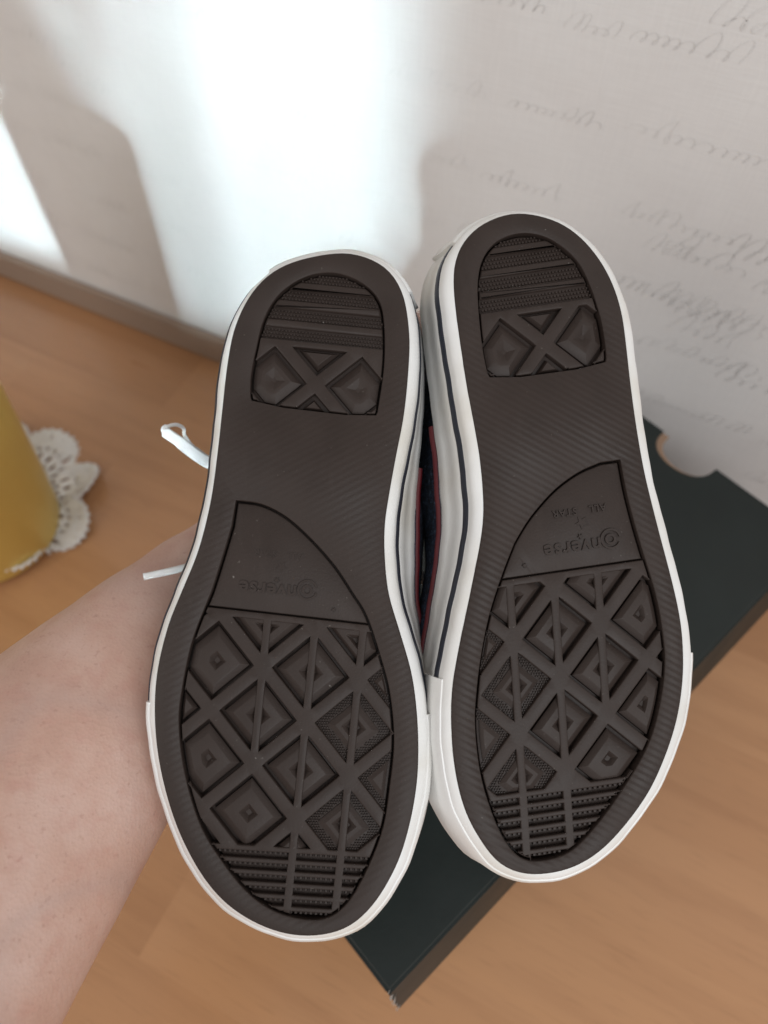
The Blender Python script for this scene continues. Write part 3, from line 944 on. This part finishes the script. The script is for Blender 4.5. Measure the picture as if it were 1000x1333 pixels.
    wy = loc((500, S['wy']))[1]
    HEELM = [min(1, max(0, (q[1] - wy - 0.012) / 0.022)) for q in OUT]
    WST = [math.exp(-((q[1] - wy) / 0.028) ** 2) for q in OUT]
    def loop_at(d, extra=0.0): return offset(OUT, lambda i: (off(i, d) + extra) * mm)
    prof = [0.0, 0.25, 0.6, 1.0, 1.5, 2.1, 2.8, 3.6, 5.0, 7.0, 10.0, 13.0, 13.3, 17.0, 20.5, 21.6]
    nick = [max(0.0, wob.gauss(-0.05, 0.16)) * (1 - 0.7 * W[i]) for i in range(n)]
    rings = [(offset(OUT, -0.8 * mm), -1.0 * mm), (offset(OUT, lambda i: (-0.1 - nick[i]) * mm), (-0.45) * mm)]
    for d in prof[1:]:
        ex_ = 0.0 if d < 13.2 else -0.35
        if d > 21: ex_ = -1.2
        rings.append((loop_at(d, ex_), -(0.5 + d) * mm))
    rings.append((loop_at(21.6, -3.0), -22.4 * mm))
    layers('foxing', rings, M_WHITE, root, cap_top=False, smooth=True, angle=70)
    def strip_band(name, d0, d1, extra, material, i0=0, i1=None, soft=0.25, cap=False, wrap=True):
        """a band lying proud of the foxing from depth d0 to d1, over the outline indices i0..i1"""
        ds = [d0 - 0.02, d0, d0 + soft, (d0 + d1) / 2, d1 - soft, d1, d1 + 0.02]; es = [-0.6, extra * 0.4, extra, extra, extra, extra * 0.4, -0.6]
        lps = [(loop_at(d, e), -(0.5 + d) * mm) for d, e in zip(ds, es)]
        if i1 is None: return layers(name, lps, material, root, cap_top=False, smooth=True, angle=60)
        idx = [(i0 + k) % n for k in range(((i1 - i0) % n) + 1)]
        Vv, Ff = [], []
        for lp, z in lps: Vv += [(lp[i][0], lp[i][1], z) for i in idx]
        m_ = len(idx)
        for k in range(len(lps) - 1):
            for i in range(m_ - 1): Ff.append((k * m_ + i, k * m_ + i + 1, (k + 1) * m_ + i + 1, (k + 1) * m_ + i))
        Ff.append(tuple(k * m_ for k in range(len(lps)))); Ff.append(tuple(k * m_ + m_ - 1 for k in range(len(lps)))[::-1])
        return mesh_obj(name, Vv, Ff, material, root, True, 50)
    def nearest(q):
        c = loc(q); return min(range(n), key=lambda i: (OUT[i][0] - c[0]) ** 2 + (OUT[i][1] - c[1]) ** 2)
    strip_band('navy_stripe', 5.7, 9.2, 0.28, M_NAVY)
    hi = max(range(n), key=lambda i: OUT[i][1])
    ra, rb = hi, hi
    while HEELM[ra % n] > 0.6: ra += 1
    while HEELM[rb % n] > 0.6: rb -= 1
    strip_band('red_stripe', 21.1, 22.2, 0.45, M_RED, ra % n, rb % n)
    ia, ib = nearest(S['bump0']), nearest(S['bump1'])
    toe_i = nearest((S['outline'][20][0], 1330))
    # walk from one end of the toe bumper to the other through the toe
    if not ((toe_i - ia) % n < (ib - ia) % n): ia, ib = ib, ia
    strip_band('toe_bumper', 2.2, 21.0, 0.95, M_WHITE, ia, ib, soft=1.2)
    hi = max(range(n), key=lambda i: OUT[i][1])
    strip_band('heel_strip', 3.5, 21.0, 1.0, M_WHITE, hi - 10, hi + 10, soft=0.8)
    strip_band('heel_label', 9.0, 19.0, 1.5, M_NAVY, hi - 6, hi + 6, soft=0.3)

    # ---- canvas upper, tongue, laces
    ymin = min(q[1] for q in OUT); ymax = max(q[1] for q in OUT); LEN = ymax - ymin
    TOP = offset(OUT, lambda i: (off(i, 21.0) - 2.4 - 3.4 * HEELM[i]) * mm)
    def xc(y):
        xs = []
        for i in range(n):
            p, q = OUT[i], OUT[(i + 1) % n]
            if (p[1] - y) * (q[1] - y) <= 0 and p[1] != q[1]: xs.append(p[0] + (q[0] - p[0]) * (y - p[1]) / (q[1] - p[1]))
        return sum(xs) / len(xs) if xs else 0
    def sst(a_, b_, x): 
        t_ = max(0, min(1, (x - a_) / (b_ - a_))); return t_ * t_ * (3 - 2 * t_)
    rings3 = []
    NR = 9
    for k in range(NR + 1):
        phi = k / NR * pi / 2; ring_ = []
        for q in TOP:
            u = max(0, min(1, (q[1] - ymin) / LEN))
            h = 15 + 17 * sst(0.05, 0.45, u) + 9 * sst(0.4, 0.8, u)
            Sx = 1.0 - 0.72 * sst(0.42, 0.58, u)
            ys = max(ymin + 0.2 * LEN, min(ymax - 0.13 * LEN, q[1]))
            sp = (xc(ys), ys)
            w_ = Sx * (1 - cos(phi)) - (0.19 if q[0] * S['mir'] < xc(q[1]) * S['mir'] else 0.08) * sin(2 * phi) * sst(0.2, 0.34, u) * (1 - sst(0.72, 0.86, u))
            ring_.append((q[0] + (sp[0] - q[0]) * w_, q[1] + (sp[1] - q[1]) * w_, -(21.2 + h * sin(phi)) * mm))
        rings3.append(ring_)
    Vv = [p for rg in rings3 for p in rg]; Ff = []
    for k in range(NR):
        for i in range(n):
            j = (i + 1) % n; Ff.append((k * n + i, k * n + j, (k + 1) * n + j, (k + 1) * n + i))
    up_o = mesh_obj('canvas_upper', Vv, Ff, M_CANVAS, root, True)
    md = up_o.modifiers.new('thick', 'SOLIDIFY'); md.thickness = 0.0018; md.offset = 1.0
    insole = [(q[0], q[1], -22.0 * mm) for q in loop_at(21.0, -4.5)]
    mesh_obj('insole', insole, [tuple(range(n))], M_CANVAS, root)
    # tongue
    Vv, Ff = [], []
    for k in range(9):
        u = 0.40 + 0.34 * k / 8; y = ymin + LEN * u; zz = -(21.5 + 29 + 16 * (k / 8) ** 1.3) * mm
        for e in range(7):
            w_ = (e - 3) / 3; Vv.append((xc(y) + w_ * 0.019, y, zz + abs(w_) ** 2 * 0.006))
    for k in range(8):
        for e in range(6): Ff.append((k * 7 + e, k * 7 + e + 1, (k + 1) * 7 + e + 1, (k + 1) * 7 + e))
    tg = mesh_obj('tongue', Vv, Ff, M_CANVAS, root, True)
    md = tg.modifiers.new('thick', 'SOLIDIFY'); md.thickness = 0.0025
    def ribbon(name, pts, w, th, wdirs=None):
        P = [Vector(p) for p in pts]; Q = []
        for i in range(len(P) - 1):
            p0 = P[i - 1] if i else P[i]; p3 = P[min(i + 2, len(P) - 1)]
            for s in range(6):
                t_ = s / 6; p1, p2 = P[i], P[i + 1]
                Q.append(0.5 * (2 * p1 + (p2 - p0) * t_ + (2 * p0 - 5 * p1 + 4 * p2 - p3) * t_ ** 2 + (3 * p1 - p0 - 3 * p2 + p3) * t_ ** 3))
        Q.append(P[-1]); Vv, Ff = [], []
        wd = wdirs or Vector((0, 0, 1)); ns = 8
        for i, p in enumerate(Q):
            tan = (Q[min(i + 1, len(Q) - 1)] - Q[max(i - 1, 0)]).normalized()
            w_i = w if not isinstance(w, (list, tuple)) else w[min(len(w) - 1, i // 6)]
            sd = wd.cross(tan); sd = sd.normalized() if sd.length > 1e-6 else Vector((1, 0, 0)); up_ = tan.cross(sd)
            for e in range(ns):
                an = 2 * pi * e / ns; Vv.append(p + sd * cos(an) * w_i / 2 + up_ * sin(an) * th / 2)
        for i in range(len(Q) - 1):
            for e in range(ns):
                f = (e + 1) % ns; Ff.append((i * ns + e, i * ns + f, (i + 1) * ns + f, (i + 1) * ns + e))
        Ff.append(tuple(range(ns))); Ff.append(tuple(range((len(Q) - 1) * ns, len(Q) * ns))[::-1])
        return mesh_obj(name, Vv, Ff, M_LACE, root, True)
    for k in range(5):
        u = 0.42 + 0.045 * k; y = ymin + LEN * u; c = xc(y); zz = -(21.2 + 15 + 17 + 9 * sst(0.4, 0.8, u) + 2.2) * mm
        ribbon('lace', [(c - 0.020, y - 0.003, zz + 0.0075), (c - 0.010, y - 0.001, zz + 0.001), (c + 0.010, y + 0.001, zz + 0.001), (c + 0.020, y + 0.003, zz + 0.0075)], 0.0045, 0.0014)
    Minv = M.inverted()
    def lp(x, y, D): return Minv @ cam_point(x, y, D)
    if key == 'L':
        ribbon('lace_loop', [lp(330, 632, 0.272), lp(290, 612, 0.262), lp(258, 594, 0.257), lp(232, 574, 0.254), lp(214, 561, 0.2535), lp(219, 555, 0.255), lp(230, 553, 0.258), lp(239, 558, 0.261), lp(241, 568, 0.263), lp(256, 586, 0.266), lp(300, 618, 0.272)],
               [0.0042, 0.0042, 0.0041, 0.0037, 0.0022, 0.0013, 0.0013, 0.0013, 0.0014, 0.002], 0.0008, Minv.to_3x3() @ -CF)
        b_ = ribbon('lace_end', [lp(330, 720, 0.262), lp(280, 728, 0.252), lp(240, 739, 0.2455), lp(215, 745, 0.2435), lp(187, 751, 0.2425)], 0.0023, 0.0016, Minv.to_3x3() @ -CF)
    else:
        ribbon('lace_end', [lp(610, 800, 0.275), lp(575, 770, 0.262), lp(553, 757, 0.256), lp(546, 745, 0.2545)], 0.0026, 0.0016, Minv.to_3x3() @ -CF)
    return root

build_shoe('L', 'sneaker on the left nearer the arm, brown sole facing out, lace ends showing')
build_shoe('R', 'sneaker on the right in front of the box, brown sole facing out, wide white side')

# ------------------------------------------------------------------ the arm and hand holding the shoes
def make_person():
    bm = bmesh.new()
    def tube(stations, ns=24):
        """stations: (px x, px y, depth, half width m, half depth m)"""
        P = [cam_point(x, y, D) for x, y, D, *_ in stations]
        rings = []
        for i, p in enumerate(P):
            tan = (P[min(i + 1, len(P) - 1)] - P[max(i - 1, 0)]).normalized()
            wdir = tan.cross(CF).normalized(); ddir = wdir.cross(tan).normalized()
            rings.append((p, tan, wdir, ddir, stations[i][3], stations[i][4]))
        full = []
        p, tan, w, d, rw, rd = rings[0]
        for e in (0.25, 0.6, 0.86): full.append((p - tan * min(rw, rd) * math.sqrt(1 - e * e), w, d, rw * e, rd * e))
        # smooth in-between rings
        for i in range(len(rings) - 1):
            A, B = rings[i], rings[i + 1]; a0 = rings[max(i - 1, 0)]; b1 = rings[min(i + 2, len(rings) - 1)]
            for s in range(4):
                t = s / 4
                cr = lambda q0, q1, q2, q3: 0.5 * (2 * q1 + (q2 - q0) * t + (2 * q0 - 5 * q1 + 4 * q2 - q3) * t * t + (3 * q1 - q0 - 3 * q2 + q3) * t ** 3)
                full.append((cr(a0[0], A[0], B[0], b1[0]), A[2].lerp(B[2], t).normalized(), A[3].lerp(B[3], t).normalized(), A[4] + (B[4] - A[4]) * t, A[5] + (B[5] - A[5]) * t))
        p, tan, w, d, rw, rd = rings[-1]
        full.append((p, w, d, rw, rd))
        for e in (0.86, 0.6, 0.25): full.append((p + tan * min(rw, rd) * math.sqrt(1 - e * e), w, d, rw * e, rd * e))
        vr = []
        for p, w, d, rw, rd in full:
            vr.append([bm.verts.new(p + w * cos(2 * pi * k / ns) * rw + d * sin(2 * pi * k / ns) * rd) for k in range(ns)])
        for a in range(len(vr) - 1):
            for k in range(ns):
                j = (k + 1) % ns; bm.faces.new((vr[a][k], vr[a][j], vr[a + 1][j], vr[a + 1][k]))
        bm.faces.new(vr[0][::-1]); bm.faces.new(vr[-1])
    # forearm and wrist
    tube([(-480, 1610, 0.140, 0.043, 0.036), (-360, 1480, 0.155, 0.0443, 0.036), (-238, 1342, 0.178, 0.0485, 0.036), (-121, 1212, 0.198, 0.0470, 0.035), (-4, 1082, 0.219, 0.0425, 0.033),
          (113, 952, 0.241, 0.0362, 0.029), (182, 872, 0.255, 0.0312, 0.025), (235, 822, 0.266, 0.0285, 0.0215), (292, 792, 0.279, 0.029, 0.017), (350, 790, 0.292, 0.035, 0.015), (420, 765, 0.296, 0.034, 0.013)], 32)
    # thumb side of the hand, then the thumb
    tube([(218, 778, 0.266, 0.017, 0.015), (250, 742, 0.276, 0.0145, 0.0135), (290, 705, 0.283, 0.0115, 0.0115), (330, 650, 0.287, 0.0100, 0.0095), (352, 600, 0.286, 0.0090, 0.0080), (364, 566, 0.284, 0.0072, 0.0066)], 18)
    # four fingers spread behind the uppers, tips curled a little towards them
    for k, (x0, y0, x1, y1, x2, y2, x3, y3, r) in enumerate((
            (395, 655, 445, 545, 524, 452, 592, 405, 0.0085), (420, 690, 474, 580, 552, 472, 620, 430, 0.0088),
            (435, 775, 470, 720, 488, 665, 494, 622, 0.0088), (415, 835, 460, 800, 484, 765, 492, 730, 0.0078))):
        tube([(x0 - 60, y0 + 25, 0.294, r * 1.15, r * 1.15), (x0, y0, 0.297, r * 1.1, r * 1.1), (x1, y1, 0.301, r * 1.02, r), (x2, y2, 0.298, r * 0.95, r * 0.92), (x3, y3, 0.291, r * 0.8, r * 0.76)], 16)
    me = bpy.data.meshes.new('person'); bm.to_mesh(me); bm.free()
    tmp = bpy.data.objects.new('person_tmp', me); sc.collection.objects.link(tmp)
    rm = tmp.modifiers.new('r', 'REMESH'); rm.mode = 'VOXEL'; rm.voxel_size = 0.0018
    sm = tmp.modifiers.new('s', 'SMOOTH'); sm.factor = 0.5; sm.iterations = 8
    bpy.context.view_layer.update()
    me2 = bpy.data.meshes.new_from_object(tmp.evaluated_get(bpy.context.evaluated_depsgraph_get()))
    bpy.data.objects.remove(tmp); bpy.data.meshes.remove(me)
    me2.name = 'person'; me2.materials.clear(); me2.materials.append(M_SKIN)
    me2.polygons.foreach_set('use_smooth', [True] * len(me2.polygons))
    o = link(bpy.data.objects.new('person', me2))
    return tag(o, 'bare forearm reaching in from the lower left, its hand holding both sneakers', 'person')
make_person()
